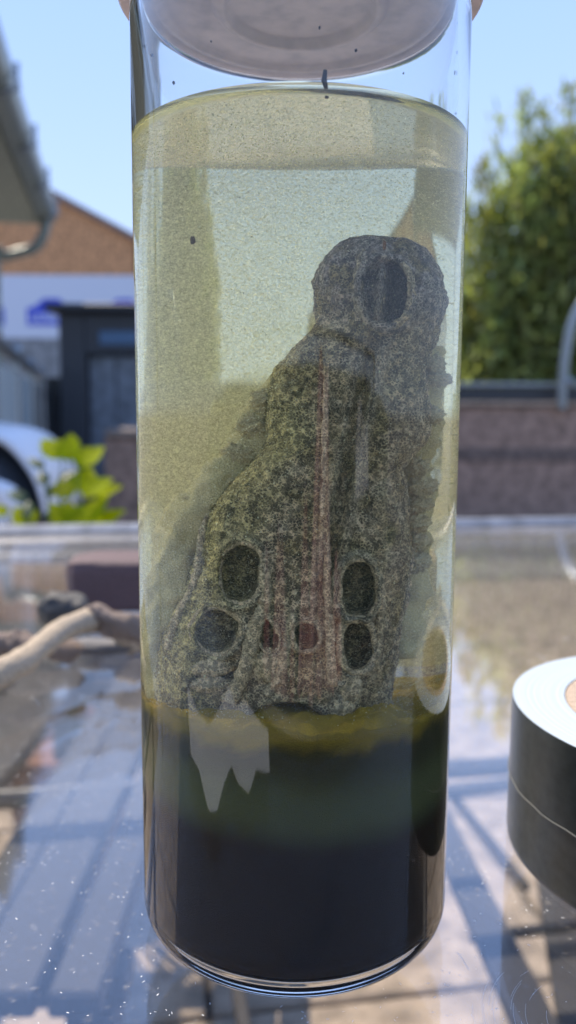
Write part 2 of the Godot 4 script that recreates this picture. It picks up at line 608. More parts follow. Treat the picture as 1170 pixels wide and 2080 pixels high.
func carport() -> void:
	var o := thing("carport", "grey green carport roof corner with gutter and bent downpipe", "carport")
	var c := spot(92, 432, 8.0) + Vector3(0, -0.13, 0)                       # outer corner of the eave
	var dir := Vector3(0.2085, 0, 1.0).normalized()   # along the eave, towards the viewer
	var out := Vector3(dir.z, 0, -dir.x)
	var ln := 4.7
	var mid := c + dir * (ln / 2)
	var turn := atan2(dir.x, dir.z)
	var b := part("soffit", box(Vector3(3.4, 0.05, ln), 0.0), M.soffit, o, mid - out * 1.78 + Vector3(0, 0.03, 0))
	b.rotation.y = turn
	var rf := part("roof_sheet", box(Vector3(3.5, 0.04, ln + 0.1), 0.004), M.zinc, o, mid - out * 1.80 + Vector3(0, 0.16, 0))
	rf.rotation.y = turn
	# half round gutter as a trough along the eave
	var p := PackedVector3Array()
	var rows := 2
	for j in rows:
		var q := c + dir * (ln * j) - out * 0.02
		for i in 25:
			var a := PI + PI * (i if i < 13 else 24 - i) / 12.0
			var r := 0.115 if i < 13 else 0.108
			p.append(q + out * (cos(a) * r) + Vector3(0, 0.14 + sin(a) * r * 1.1, 0))
	part("gutter", net(p, 25, rows, true), M.zinc, o)
	var cap := part("gutter_end", lump(Vector3(0.105, 0.12, 0.02), 0.0, 1, 1), M.zinc, o, c - out * 0.02 + Vector3(0, 0.10, -0.005))
	cap.rotation.y = turn
	for k in 6:
		var hk := part("gutter_bracket", tube([c + dir * (0.25 + k) + out * 0.11 + Vector3(0, 0.18, 0), c + dir * (0.25 + k) + out * 0.115 + Vector3(0, 0.05, 0), c + dir * (0.25 + k) + Vector3(0, -0.01, 0)], [0.018, 0.018, 0.018], 8), M.galv, o)
		hk.name = hk.name
	# swan neck and downpipe
	var d0 := c - out * 0.02 + dir * 0.1
	var path := smooth_path([d0 + Vector3(0, 0.05, 0), d0 + Vector3(0, -0.08, 0), d0 - out * 0.10 + Vector3(0, -0.24, 0), d0 - out * 0.36 + Vector3(0, -0.33, 0), d0 - out * 0.46 + Vector3(0, -0.46, 0), d0 - out * 0.46 + Vector3(0, GROUND - d0.y, 0)], 6)
	part("downpipe", tube(path, ramp_list([0.05, 0.05], path.size()), 12), M.zinc, o)
	for k in 3:
		var q := c + dir * (0.4 + k * 2.6) - out * 3.2
		part("post", box(Vector3(0.1, c.y - GROUND, 0.1), 0.01), M.zinc, o, Vector3(q.x, (c.y + GROUND) / 2, q.z))
	# railing with wired glass
	var r := thing("side_railing", "galvanised railing with pale glass panels beside the carport", "railing")
	var e0 := Vector3(-1.93, EYE + 0.29, -6.3)
	var e1 := Vector3(-1.15, EYE + 0.29, -3.15)
	part("handrail", tube([e0, e1], [0.035, 0.035], 12), M.galv, r)
	var np := 3
	for k in np + 1:
		var q := e0.lerp(e1, float(k) / np)
		part("post", tube([Vector3(q.x, GROUND - 0.04, q.z), q], [0.024, 0.024], 10), M.galv, r)
		part("knob", lump(Vector3(0.045, 0.045, 0.045), 0.0, 1, 1, 14, 8), M.galv, r, q + Vector3(0, 0.02, 0))
	for k in np:
		var q0 := e0.lerp(e1, (k + 0.06) / np)
		var q1 := e0.lerp(e1, (k + 0.94) / np)
		var pm := part("glass_panel", box(Vector3(0.012, 0.95, q0.distance_to(q1)), 0.002), M.frost, r, (q0 + q1) / 2 + Vector3(0, -0.56, 0))
		pm.rotation.y = atan2(q1.x - q0.x, q1.z - q0.z)


func chair() -> void:
	# white reclining garden chair, its back a row of broad slats
	var o := thing("garden_chair", "white plastic slatted recliner chair at the far left", "chair")
	var z := 2.7
	var a := spot(-60, 876, z)
	var path_top := [spot(-90, 872, z), spot(0, 884, z), spot(48, 905, z), spot(95, 965, z), spot(118, 1040, z)]
	var k := 0
	for off in [0.0, 1.0, 2.0]:
		var pts := []
		for q in path_top:
			pts.append(q + Vector3(-0.125 * off, -0.085 * off, 0.02 * off))
		var pp := smooth_path(pts, 6)
		var p := PackedVector3Array()
		for q in pp:
			for i in 12:
				var an := TAU * i / 12
				p.append(q + Vector3(-0.022 * cos(an), -0.024 * cos(an), 0.25 * sin(an)))
		part("back_slat", net(p, 12, pp.size()), M.white_plastic, o, Vector3(0, 0, -0.1))
		k += 1
	var sling := []
	for q in [spot(-110, 905, z), spot(-20, 912, z), spot(30, 935, z), spot(72, 990, z), spot(92, 1050, z), spot(60, 1140, z)]:
		sling.append(q + Vector3(-0.03, -0.03, -0.12))
	var sp := PackedVector3Array()
	for q in smooth_path(sling, 5):
		for i in 10:
			var an := TAU * i / 10
			sp.append(q + Vector3(-0.05 * cos(an) - 0.02, -0.05 * cos(an), 0.24 * sin(an)))
	part("dark_backing", net(sp, 10, sp.size() / 10), mat("dark backing tone", lin(0.03, 0.04, 0.055), 0.8), o)  # dark backing added so the gaps between slats read dark
	part("armrest", tube(smooth_path([spot(-120, 985, z - 0.25), spot(-10, 1000, z - 0.25), spot(28, 1030, z - 0.25), spot(20, 1075, z - 0.25), spot(5, 1200, z - 0.25)], 6), ramp_list([0.035, 0.04, 0.035], 25), 12), M.white_plastic, o)
	part("seat", box(Vector3(0.55, 0.05, 0.5), 0.02), M.white_plastic, o, Vector3(a.x - 0.15, GROUND + 0.38, -z))
	for s in [[-0.38, -0.22], [0.1, -0.22], [-0.38, 0.22], [0.1, 0.22]]:
		part("leg", tube([Vector3(a.x + s[0], GROUND - 0.01, -z + s[1]), Vector3(a.x + s[0] * 0.9, GROUND + 0.38, -z + s[1] * 0.9)], [0.022, 0.028], 10), M.white_plastic, o)


func leaf_mesh(l: float, w: float, fold: float, bend: float) -> ArrayMesh:
	var p := PackedVector3Array()
	var nv := 9
	for j in nv:
		var t := float(j) / (nv - 1)
		var hw := w * pow(sin(PI * pow(t, 0.75)), 0.8) * (1.0 - 0.25 * t) if j > 0 and j < nv - 1 else 0.0008
		hw *= 1.0 + 0.12 * sin(t * 23.0)
		for i in 5:
			var u := (i - 2) / 2.0
			p.append(Vector3(u * hw, absf(u) * hw * fold - bend * t * t * l, -t * l))
	return net(p, 5, nv, false)


func make_trees() -> void:
	# tall bushy tree of upright feathery sprays, beyond the wall
	var z := 9.0
	var o := thing("bushy_tree", "tall green tree with upright feathery shoots above the brown wall", "tree", Vector3(3.2, GROUND - 0.05, -z))
	var st := SurfaceTool.new()
	var leafm := leaf_mesh(0.12, 0.017, 0.3, 0.15)
	var tall := [[-1.25, 3.1], [-1.22, 3.45], [-1.02, 3.95], [-0.86, 3.5], [-0.69, 4.28], [-0.5, 4.15], [-0.38, 3.9], [-0.27, 4.34], [-0.04, 4.30], [0.15, 4.0], [0.4, 4.3], [0.7, 3.9], [-1.35, 2.8], [-0.95, 3.2], [-0.6, 3.6], [-0.2, 3.7], [0.6, 3.4], [0.05, 4.1], [1.0, 4.1], [1.3, 3.6], [1.7, 4.2], [2.1, 3.7], [2.5, 4.1], [3.0, 3.8]]
	var xf: Array[Transform3D] = []
	var cc: Array[Color] = []
	var r := RandomNumberGenerator.new()
	r.seed = 5
	var trunk_mat := tri(mat("brown branch", lin(0.10, 0.075, 0.05), 0.9), M.fine, 4.0)
	part("trunk", tube(smooth_path([Vector3(0.0, 0, 0), Vector3(-0.05, 0.8, 0.05), Vector3(0.1, 1.8, 0), Vector3(0.0, 2.8, 0)], 4), ramp_list([0.14, 0.10, 0.06, 0.03], 13), 10, 0.02), trunk_mat, o)
	for k in 40:
		tall.append([lerpf(-1.8, 3.2, r.randf()), r.randf_range(1.2, 2.8)])
	for k in 18:
		tall.append([lerpf(-0.75, 0.5, r.randf()), r.randf_range(3.1, 4.2)])
	for s in tall:
		for rep in 3:
			var base := Vector3(s[0] * 0.7, 0.2 + r.randf() * 0.4, r.randf_range(-0.5, 0.5))
			var tip := Vector3(s[0] + r.randf_range(-0.22, 0.22), s[1] * r.randf_range(0.80, 1.0) + (0.12 if rep == 0 else -0.15), r.randf_range(-0.9, 0.9) * 0.8)
			if rep == 0:
				tip = Vector3(s[0], s[1] + 0.05, r.randf_range(-0.5, 0.5))
			var knee := base.lerp(tip, 0.45) + Vector3((tip.x - base.x) * 0.35, 0, 0)
			part("limb", tube([base, knee, base.lerp(tip, 0.8) + Vector3((tip.x - base.x) * 0.1, 0, 0), tip], [0.035, 0.022, 0.012, 0.004], 6), trunk_mat, o)
			var tone := r.randf_range(0.55, 1.15)
			for k in 330:
				var t := pow(r.randf(), 0.8)
				var c := base.lerp(knee, t * 2.0) if t < 0.5 else knee.lerp(tip, (t - 0.5) * 2.0)
				var spread := lerpf(0.40, 0.07, pow(t, 1.6))
				c += Vector3(r.randfn(0, spread * 0.6), r.randfn(0, spread * 0.5), r.randfn(0, spread * 0.7))
				var b := Basis.from_euler(Vector3(r.randf_range(0.2, 1.5), r.randf() * TAU, r.randf_range(-0.6, 0.6)))
				xf.append(Transform3D(b.scaled(Vector3.ONE * r.randf_range(0.7, 1.7)), c))
				var y := r.randf_range(0.7, 1.2) * tone
				cc.append(Color(0.33 * y + 0.06 * r.randf(), 0.42 * y, 0.16 * y))
	var mm := MultiMesh.new()
	mm.transform_format = MultiMesh.TRANSFORM_3D
	mm.use_colors = true
	mm.mesh = leafm
	mm.instance_count = xf.size()
	for k in xf.size():
		mm.set_instance_transform(k, xf[k])
		mm.set_instance_color(k, cc[k])
	var fol := MultiMeshInstance3D.new()
	fol.name = "foliage"
	fol.multimesh = mm
	var fm := mat("feathery leaf", Color.WHITE, 0.5)
	fm.vertex_color_use_as_albedo = true
	fm.backlight_enabled = true
	fm.backlight = lin(1.0, 1.0, 0.5)
	fol.material_override = fm
	fol.set_meta("kind", "stuff")
	o.add_child(fol, true)

	# potted plant with big lime leaves behind the table edge
	var zz := 1.5
	var pp := thing("leafy_plant", "potted plant with large lime green leaves behind the table edge", "plant", Vector3(spot(130, 1090, zz).x, GROUND, -zz))
	var yt := -GROUND
	var org := pp.position
	part("pot", lathe([Vector2(0, 0), Vector2(0.09, 0), Vector2(0.13, 0.24), Vector2(0.145, 0.24), Vector2(0.145, 0.27), Vector2(0.125, 0.27), Vector2(0.115, 0.23), Vector2(0, 0.23)], 32), M.terracotta, pp)
	var lm := [leaf_mesh(0.066, 0.030, 0.25, 0.25), leaf_mesh(0.060, 0.028, 0.35, 0.1), leaf_mesh(0.04, 0.014, 0.3, 0.2)]
	var spots := [[118, 938, 0, 0, 1.1, 0.3, 0.5], [160, 952, 0, 0, -0.9, 0.3, 0.5], [140, 940, 1, 0, 0.2, 0.6, 0.4], [165, 1012, 0, 0, -1.2, 0.2, 0.6], [150, 1005, 1, 0, -0.4, 0.4, 0.5], [130, 1020, 1, 0, 0.7, 0.3, 0.6], [185, 1025, 1, 0, -1.5, 0.1, 0.5],
		[150, 1075, 0, 0, 1.2, 0.5, 0.5], [175, 1066, 0, 0, -1.1, 0.5, 0.5], [195, 1080, 0, 0, -1.5, 0.3, 0.6], [140, 1082, 0, 0, 0.6, 0.6, 0.3], [165, 1085, 0, 0, -0.3, 0.7, 0.3],
		[95, 955, 2, 1, 1.2, 0.2, 0.4], [90, 990, 2, 1, 0.8, 0.3, 0.6], [112, 985, 2, 1, -0.8, 0.2, 0.3], [60, 1020, 2, 1, 1.3, 0.2, 0.4], [40, 1030, 2, 1, 1.1, 0.4, 0.5], [30, 1045, 2, 0, 0.9, 0.1, 0.5], [105, 1060, 2, 1, -0.6, 0.3, 0.5], [62, 1075, 1, 0, 1.0, 0.2, 0.5], [84, 1020, 2, 1, -0.6, 0.4, 0.5], [75, 1048, 2, 1, 0.4, 0.4, 0.5]]
	for s in spots:
		var q: Vector3 = spot(s[0], s[1], zz) - org + Vector3(0, 0, rng.randf_range(-0.05, 0.05))
		var lf := part("leaf", lm[s[2]], M.leaf if s[3] == 0 else M.leaf_dark, pp, q)
		lf.rotation = Vector3(s[5] + 0.5, s[4] * 1.0, s[6] * signf(s[4]))
		var root := Vector3(rng.randf_range(-0.03, 0.03), 0.23, rng.randf_range(-0.03, 0.03))
		part("stem", tube(smooth_path([root, root.lerp(q, 0.5) + Vector3(0, 0.06, 0), q], 4), ramp_list([0.005, 0.0025, 0.0015], 9), 6), M.stem, pp)


func make_table() -> void:
	var o := thing("glass_table", "scratched clear glass garden table with grey metal edge", "table", Vector3(0, 0, 0), deg_to_rad(9.0))
	var pane := mat("table glass", lin(0.78, 0.88, 0.86, 0.0), 0.0)
	pane.transparency = BaseMaterial3D.TRANSPARENCY_ALPHA
	pane.metallic_specular = 0.75
	var zf := -0.965
	var zn := 0.0
	part("glass_top", box(Vector3(1.5, 0.008, zn - zf - 0.03), 0.001), pane, o, Vector3(0, -0.0042, (zf + zn) / 2))
	part("added_pane", box(Vector3(1.5, 0.006, zn - zf - 0.03), 0.001), pane, o, Vector3(0, -0.0125, (zf + zn) / 2))  # second pane added to strengthen the mirrored sky
	# dust and wear lying on the glass
	var im := Image.create(1536, 1024, false, Image.FORMAT_RGBA8)
	var big := noise(0.004, 4, 31)
	var fin := noise(0.25, 3, 32)
	for y in 1024:
		for x in 1536:
			var b := big.get_noise_2d(x, y) * 0.5 + 0.5
			var f := fin.get_noise_2d(x, y)
			var far := clampf(1.0 - y / 1060.0, 0.0, 1.0)  # denser far off, imitating the veil seen at grazing angles
			var a := 0.006 + 0.022 * b * b + 0.13 * far * far * far * (0.5 + b) + maxf(0.0, f - 0.42) * 0.5
			im.set_pixel(x, y, Color(0.80, 0.775, 0.74, clampf(a, 0, 0.8)))
	var dust := mat("dust", Color.WHITE, 0.9)
	dust.albedo_texture = ImageTexture.create_from_image(im)
	dust.transparency = BaseMaterial3D.TRANSPARENCY_ALPHA
	dust.metallic_specular = 0.2
	var pl := PlaneMesh.new()
	pl.size = Vector2(1.49, zn - zf - 0.034)
	part("dust_film", pl, dust, o, Vector3(0, 0.0002, (zf + zn) / 2), "stuff")
	# scratches and chips
	var sm := mat("scratch", lin(0.8, 0.8, 0.8), 0.5)
	var st := SurfaceTool.new()
	st.begin(Mesh.PRIMITIVE_TRIANGLES)
	var r := RandomNumberGenerator.new()
	r.seed = 77
	for k in 6500:
		var q := Vector3(r.randf_range(-0.3, 0.3), 0.0005, -0.12 - 0.36 * pow(r.randf(), 1.4))
		var ang := r.randfn(0.5, 0.9)
		var ln := r.randf_range(0.0002, 0.0009) if k > 40 else r.randf_range(0.006, 0.022)
		var wd := r.randf_range(0.00003, 0.00009) if k > 40 else r.randf_range(0.00004, 0.00009)
		var bend := r.randf_range(-0.5, 0.5)
		var cur := q
		for s in 4:
			var d := Vector3(cos(ang), 0, sin(ang))
			var nx := cur + d * ln / 4
			var e := Vector3(-d.z, 0, d.x) * wd
			quad(st, cur - e, cur + e, nx + e, nx - e, Vector3.UP)
			cur = nx
			ang += bend / 4 + r.randf_range(-0.15, 0.15)
	# rubbed arcs near the lower right
	for k in 20:
		var rad := 0.012 + 0.0009 * k + r.randf_range(-0.0008, 0.0008)
		var a0 := r.randf_range(1.9, 3.2)
		var da := r.randf_range(0.15, 0.6)
		for q in 12:
			var d0 := Vector3(cos(a0 + da * q / 12.0), 0, -sin(a0 + da * q / 12.0))
			var d1 := Vector3(cos(a0 + da * (q + 1) / 12.0), 0, -sin(a0 + da * (q + 1) / 12.0))
			var c := Vector3(0.098, 0.0005, -0.155)
			quad(st, c + d0 * rad, c + d0 * (rad + 0.00005), c + d1 * (rad + 0.00005), c + d1 * rad, Vector3.UP)
	part("scratches", st.commit(), sm, o, Vector3.ZERO, "stuff")
	# metal edge
	part("far_edge", box(Vector3(1.55, 0.024, 0.03), 0.006), M.frame, o, Vector3(0, -0.003, zf))
	part("near_edge", box(Vector3(1.55, 0.024, 0.03), 0.006), M.table_leg, o, Vector3(0, -0.003, zn))
	for s in [-1.0, 1.0]:
		part("side_edge", box(Vector3(0.03, 0.024, zn - zf - 0.034), 0.006), M.frame, o, Vector3(s * 0.76, -0.003, (zf + zn) / 2))
		for e in [zf + 0.05, zn - 0.05]:
			part("leg", tube([Vector3(s * 0.70, -0.02, e), Vector3(s * 0.73, GROUND, e)], [0.016, 0.016], 12), M.table_leg, o)
	for e in [zf + 0.05]:
		part("stretcher", tube([Vector3(-0.71, -0.30, e), Vector3(0.71, -0.30, e)], [0.012, 0.012], 10), M.table_leg, o)


func under(px: float, py: float, y: float) -> Vector3:
	var q := spot(px, py, 1.0)
	var k := (EYE - y) / (EYE - q.y)
	return Vector3(q.x * k, y, q.z * k)


func bar(a: Vector3, b: Vector3, w: float, h: float) -> Array:
	return [box(Vector3(w, h, a.distance_to(b)), minf(w, h) * 0.15), Transform3D(Basis.looking_at(b - a, Vector3.UP), (a + b) / 2)]


func make_under_table() -> void:
	var dark := mat("dark stained wood", lin(0.028, 0.026, 0.028), 0.7)
	var o := thing("shade_slats", "added dark bench pushed under the left half of the table", "slatting")  # slats added to imitate shaded paving with lit gaps
	var y := -0.30
	for k in 4:
		var xa: float = [-0.60, -0.385, -0.262, -0.215][k]
		var wd: float = [0.02, 0.10, 0.040, 0.055][k]
		var near: float = [0.86, 0.76, 0.55, 0.55][k]
		part("slat", box(Vector3(wd, 0.022, 1.41 - near), 0.003), dark, o, Vector3(xa, y, -(1.41 + near) / 2))
	part("slat", box(Vector3(0.040, 0.022, 0.86), 0.003), dark, o, Vector3(-0.158, y, -0.98))
	for zz in [-0.62, -1.34]:
		part("cross_bar", box(Vector3(0.50, 0.03, 0.04), 0.003), dark, o, Vector3(-0.38, y - 0.028, zz))
		for xx in [-0.60, -0.16]:
			part("leg", box(Vector3(0.04, -GROUND + y - 0.045, 0.04), 0.003), dark, o, Vector3(xx, (GROUND + y - 0.044) / 2, zz))
	var t := thing("shade_bars", "added dark trestle of thin bars standing under the right half of the table", "lattice")  # bars added for dark bands of shade and a dark reflection
	var h := -0.42
	var runs := [[880, 1640, 1120, 2140, 0.042], [860, 1612, 1180, 1572, 0.026], [922, 1612, 1075, 1800, 0.008], [960, 1902, 1260, 1868, 0.008], [488, 2010, 512, 2140, 0.014], [1135, 1780, 1215, 2200, 0.055]]
	for q in runs:
		var m := bar(under(q[0], q[1], h), under(q[2], q[3], h), q[4], 0.012)
		h -= 0.014
		part("bar", m[0], dark, t).transform = m[1]


func make_vase() -> void:
	var glass := mat("clear glass", lin(0.97, 0.985, 0.98, 0.0), 0.0)
	glass.refraction_enabled = true
	glass.refraction_scale = 0.05
	var o := thing("glass_vase", "tall clear glass cylinder vase in the middle of the table", "vase", Vector3(VX, 0.0006, VZ))
	var prof := [Vector2(0, 0), Vector2(RO - 0.010, 0)]
	for k in 9:
		var a := PI / 2 * k / 8
		prof.append(Vector2(RO - 0.0085 + 0.0085 * sin(a), 0.0085 - 0.0085 * cos(a)))
	for k in 12:
		prof.append(Vector2(RO, lerpf(0.012, RIM - 0.002, k / 11.0)))
	for k in 7:
		var a := PI * k / 6
		prof.append(Vector2((RO + RI) / 2 + (RO - RI) / 2 * cos(a), RIM - 0.0015 + 0.0015 * sin(a)))
	prof.append(Vector2(RI, RIM - 0.006))
	prof.append(Vector2(RI, WATER + 0.0016))
	part("glass_wall", lathe(prof, 192), glass, o)

	var wet := mat("glass to water", lin(0.97, 0.95, 0.74, 0.035), 0.0)
	wet.refraction_enabled = true
	wet.refraction_scale = 0.0128
	var open := mat("water surface", lin(0.97, 0.98, 0.93, 0.0), 0.0)
	open.refraction_enabled = true
	open.refraction_scale = 0.0333
	var w := thing("water", "cloudy yellow green water filling the glass vase", "water", Vector3(VX, 0.0006, VZ))
	var glow_film := [Vector2(RI, WATER + 0.0016)]
	for k in 10:
		glow_film.append(Vector2(RI, lerpf(WATER, DREGS + 0.001, k / 9.0)))
	# alpha on these walls imitates sunlit water haze, stronger on the back half
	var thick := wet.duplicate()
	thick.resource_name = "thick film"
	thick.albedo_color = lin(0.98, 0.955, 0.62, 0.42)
	part("hazed_front", lathe(glow_film, 129, 0.0, PI), wet, w)
	part("hazed_back", lathe(glow_film, 129, PI, PI), thick, w)
	var clean := mat("glass to mud", lin(0.97, 0.97, 0.95, 0.0), 0.0)
	clean.refraction_enabled = true
	clean.refraction_scale = 0.0128
	var side := []
	for k in 6:
		side.append(Vector2(RI, lerpf(DREGS + 0.001, 0.012, k / 5.0)))
	for k in 6:
		var a := PI / 2 * k / 5
		side.append(Vector2(RI - 0.006 + 0.006 * cos(a), 0.010 - 0.006 * sin(a)))
	side.append(Vector2(0.0, 0.004))
	part("buried_side", lathe(side, 192), clean, w)
	var top := []
	for k in 9:
		var t := k / 8.0
		top.append(Vector2(RI - 0.004 * t, WATER + 0.0016 * pow(1.0 - t, 2.2)))
	top.append(Vector2(RI - 0.012, WATER - 0.00003))
	top.append(Vector2(0, WATER - 0.00003))
	part("water_surface", lathe(top, 192), open, w)

	# silt hanging in the water, grain by grain
	var r := RandomNumberGenerator.new()
	r.seed = 11
	var v := PackedVector3Array()
	var nn := PackedVector3Array()
	var cl := PackedColorArray()
	for k in 3000000:
		var rr := sqrt(r.randf()) * (RI - 0.0006)
		var a := r.randf() * TAU
		if r.randf() > (0.57 - 0.43 * rr * cos(a) / RI) * clampf(0.50 - 0.62 * rr * sin(a) / RI, 0.06, 1.0):    # thicker at the left and at the back
			continue
		var c := Vector3(rr * cos(a), lerpf(DREGS, WATER - 0.0006, pow(r.randf(), 1.15)), rr * sin(a))
		var s := 0.000074 * exp(r.randfn(0, 0.4))
		if sin(a) * rr < -0.15 * RI:
			s *= 1.15
		if k % 60 == 0 or (k % 9 == 0 and sin(a) > 0.1 and cos(a) < 0.0):
			s *= 1.7
		var e := Vector3(r.randf() - 0.5, r.randf() - 0.5, r.randf() - 0.5).normalized() * s
		var f := Vector3(r.randf() - 0.5, r.randf() - 0.5, r.randf() - 0.5).normalized() * s
		v.append(c + e)
		v.append(c - e * 0.6 + f)
		v.append(c - e * 0.6 - f)
		var g := f.cross(e).normalized()
		var col := Color(0.98, 0.965, 0.74) if r.randf() < 0.95 else Color(0.30, 0.26, 0.15)
		for t in 3:
			nn.append(g)
			cl.append(col)
	var arr := []
	arr.resize(Mesh.ARRAY_MAX)
	arr[Mesh.ARRAY_VERTEX] = v
	arr[Mesh.ARRAY_NORMAL] = nn
	arr[Mesh.ARRAY_COLOR] = cl
	var me := ArrayMesh.new()
	me.add_surface_from_arrays(Mesh.PRIMITIVE_TRIANGLES, arr)
	var sm := mat("silt grain", Color.WHITE, 0.8)
	sm.vertex_color_use_as_albedo = true
	sm.backlight_enabled = true
	sm.backlight = lin(1, 1, 1)
	tag(part("suspended_silt", me, sm, self, Vector3(VX, 0.0006, VZ)), "pale yellow silt grains hanging in the vase water", "silt", "", "stuff")

	# dregs: black soil, a painted green reflection and olive mud on top
	var n := noise(55.0, 4, 41)
	var n2 := noise(220.0, 3, 42)
	var p := PackedVector3Array()
	var cs := PackedColorArray()
	var seg := 160
	var rs := RI - 0.00015
	var prof2 := [Vector2(0, 0.0046), Vector2(rs - 0.007, 0.0046), Vector2(rs - 0.003, 0.0062), Vector2(rs - 0.0008, 0.009)]
	for k in 46:
		prof2.append(Vector2(rs, lerpf(0.0105, DREGS, k / 45.0)))
	var side_rows := prof2.size()
	for k in 30:
		prof2.append(Vector2(rs * (1.0 - (k + 1) / 30.0), DREGS))
	for j in prof2.size():
		for i in seg:
			var a := TAU * i / seg
			var q := Vector3(prof2[j].x * cos(a), prof2[j].y, prof2[j].x * sin(a))
			var hill := 0.0035 * n.get_noise_2d(q.x, q.z) + 0.003 * sin(a) + 0.0012 * n2.get_noise_2d(q.x, q.z)
			var up := 1.0 if j >= side_rows else clampf((q.y - 0.05) / 0.0155, 0, 1)
			q.y += hill * up - (0.004 * exp(-pow(q.length_squared() / 0.0005, 1.0)) if j >= side_rows else 0.0)
			p.append(q)
			var y := q.y + 0.0015 * n.get_noise_3dv(q * 0.7) + 0.001 * sin(a * 2.0)
			var col := Color(0.062, 0.036, 0.018)
			var mg := smoothstep(0.0375, 0.0470, y)
			col = col.lerp(Color(0.19, 0.205, 0.075), mg)  # green band imitates a reflection on the glass
			col = col.lerp(Color(0.11, 0.105, 0.045), smoothstep(0.051, 0.060, y))
			col = col.lerp(Color(0.50, 0.36, 0.05), smoothstep(0.0612, 0.0655, q.y + 0.003 * n.get_noise_3dv(q * 1.3) + 0.0012 * n2.get_noise_3dv(q)))
			if j >= side_rows:
				col = Color(0.55, 0.40, 0.05).lerp(Color(0.90, 0.62, 0.07), smoothstep(-0.1, 0.5, n.get_noise_2d(q.x * 1.4 + 3.0, q.z * 1.4)))  # brighter mud stands in for a sunlit spot
			cs.append(col)
	var dm := mat("dregs", Color.WHITE, 0.7)
	dm.vertex_color_use_as_albedo = true
	dm.metallic_specular = 0.15
	bump(tri(dm, M.fine, 90.0), M.fine, 0.05)
	tag(part("dregs", net(p, seg, prof2.size(), true, cs), dm, self, Vector3(VX, 0.0006, VZ)), "black soil and olive mud settled in the bottom of the vase", "sediment")

	# lid: pinkish brown disc laid on the rim
	var lm := mat("pinkish brown lid", lin(0.74, 0.58, 0.54), 0.30)
	tri(lm, ramp_tex(noise(0.012, 5, 77), 512, [[0.0, grey(0.80)], [0.5, grey(0.93)], [1.0, grey(1.0)]]), 14.0)
	var l := thing("round_lid", "pinkish brown round lid lying on top of the vase", "lid", Vector3(VX, RIM + 0.0008, VZ))
	part("disc", lathe([Vector2(0, 0.001), Vector2(0.017, 0.001), Vector2(0.0185, -0.0008), Vector2(0.0200, -0.0012), Vector2(0.0215, -0.0002), Vector2(0.0225, 0.001), Vector2(0.0330, 0.001), Vector2(0.0345, -0.0001), Vector2(0.0362, -0.0004), Vector2(0.0375, 0.0006), Vector2(0.0436, 0.0), Vector2(0.0446, 0.0012), Vector2(0.0446, 0.004), Vector2(0.043, 0.006), Vector2(0, 0.007)], 96), lm, l)
	part("lid_knob", lathe([Vector2(0, 0.0071), Vector2(0.006, 0.0071), Vector2(0.007, 0.012), Vector2(0.011, 0.018), Vector2(0.009, 0.024), Vector2(0, 0.026)], 40), lm, l)

	# floating bits
	var dark := mat("dead leaf", lin(0.05, 0.04, 0.04), 0.8)
	var s1 := part("dark_twig", tube([Vector3(0.0005, 0, 0), Vector3(0, 0.003, 0), Vector3(0.0003, 0.006, 0.0002)], [0.0004, 0.0007, 0.0004], 8), dark, self, Vector3(VX + 0.0045, WATER + 0.0004, VZ + RI - 0.0052))
	tag(s1, "short dark stem standing at the water line", "twig")
	var r3 := RandomNumberGenerator.new()
	r3.seed = 19
	var w3: Node3D = get_node("glass_vase")
	for k in 16:
		var an := r3.randf_range(0.15, PI - 0.15)
		var yy := WATER + 0.003 + pow(r3.randf(), 2.0) * 0.028
		var sz := r3.randf_range(0.00012, 0.00032)
		part("speck", lump(Vector3(sz, sz * r3.randf_range(0.8, 1.8), sz), 0.5, 2.0, 200 + k, 8, 6), dark, w3, Vector3((RI - 0.0002) * cos(an), yy, (RI - 0.0002) * sin(an)))
	var fm := mat("brown flake", lin(0.10, 0.06, 0.015), 0.8)
	var f1 := part("flake", lump(Vector3(0.0006, 0.0009, 0.0004), 0.5, 2.0, 3, 10, 6), fm, self, Vector3(VX - 0.0217, 0.1782, VZ + 0.02))
	tag(f1, "brown flake adrift in the open water left of the snout", "flake")
	var f2 := part("flake", lump(Vector3(0.0004, 0.0011, 0.0004), 0.4, 2.0, 4, 10, 6), mat("rusty flake", lin(0.22, 0.10, 0.03), 0.8), self, Vector3(VX + 0.0170, 0.1768, VZ + 0.0225))
	tag(f2, "rusty flake stuck on the tip of the snout", "flake")


const SKULL := [180.3, 12.4, 15.6, 179.8, 9.9, 21.6, 178.6, 7.8, 24.0, 176.9, 6.0, 25.6, 174.1, 4.0, 27.4, 170.7, 3.1, 28.7, 166.7, 3.0, 29.6, 163.2, 3.3, 29.2, 160.2, 3.4, 28.2, 157.2, 1.5, 27.3, 154.3, -0.9, 26.3, 150.1, -4.2, 25.6, 144.2, -5.9, 25.9, 138.2, -6.7, 26.6, 133.4, -6.4, 26.5, 130.3, -7.1, 24.8, 127.9, -9.0, 23.1, 124.8, -11.5, 21.8, 118.7, -16.1, 22.1, 112.5, -19.1, 22.8, 106.2, -20.7, 23.3, 99.9, -22.2, 23.4, 93.5, -24.5, 22.6, 87.0, -27.2, 21.6, 80.4, -29.8, 20.7, 73.9, -31.0, 20.2, 67.3, -31.4, 19.9, 62.0, -31.1, 19.6]


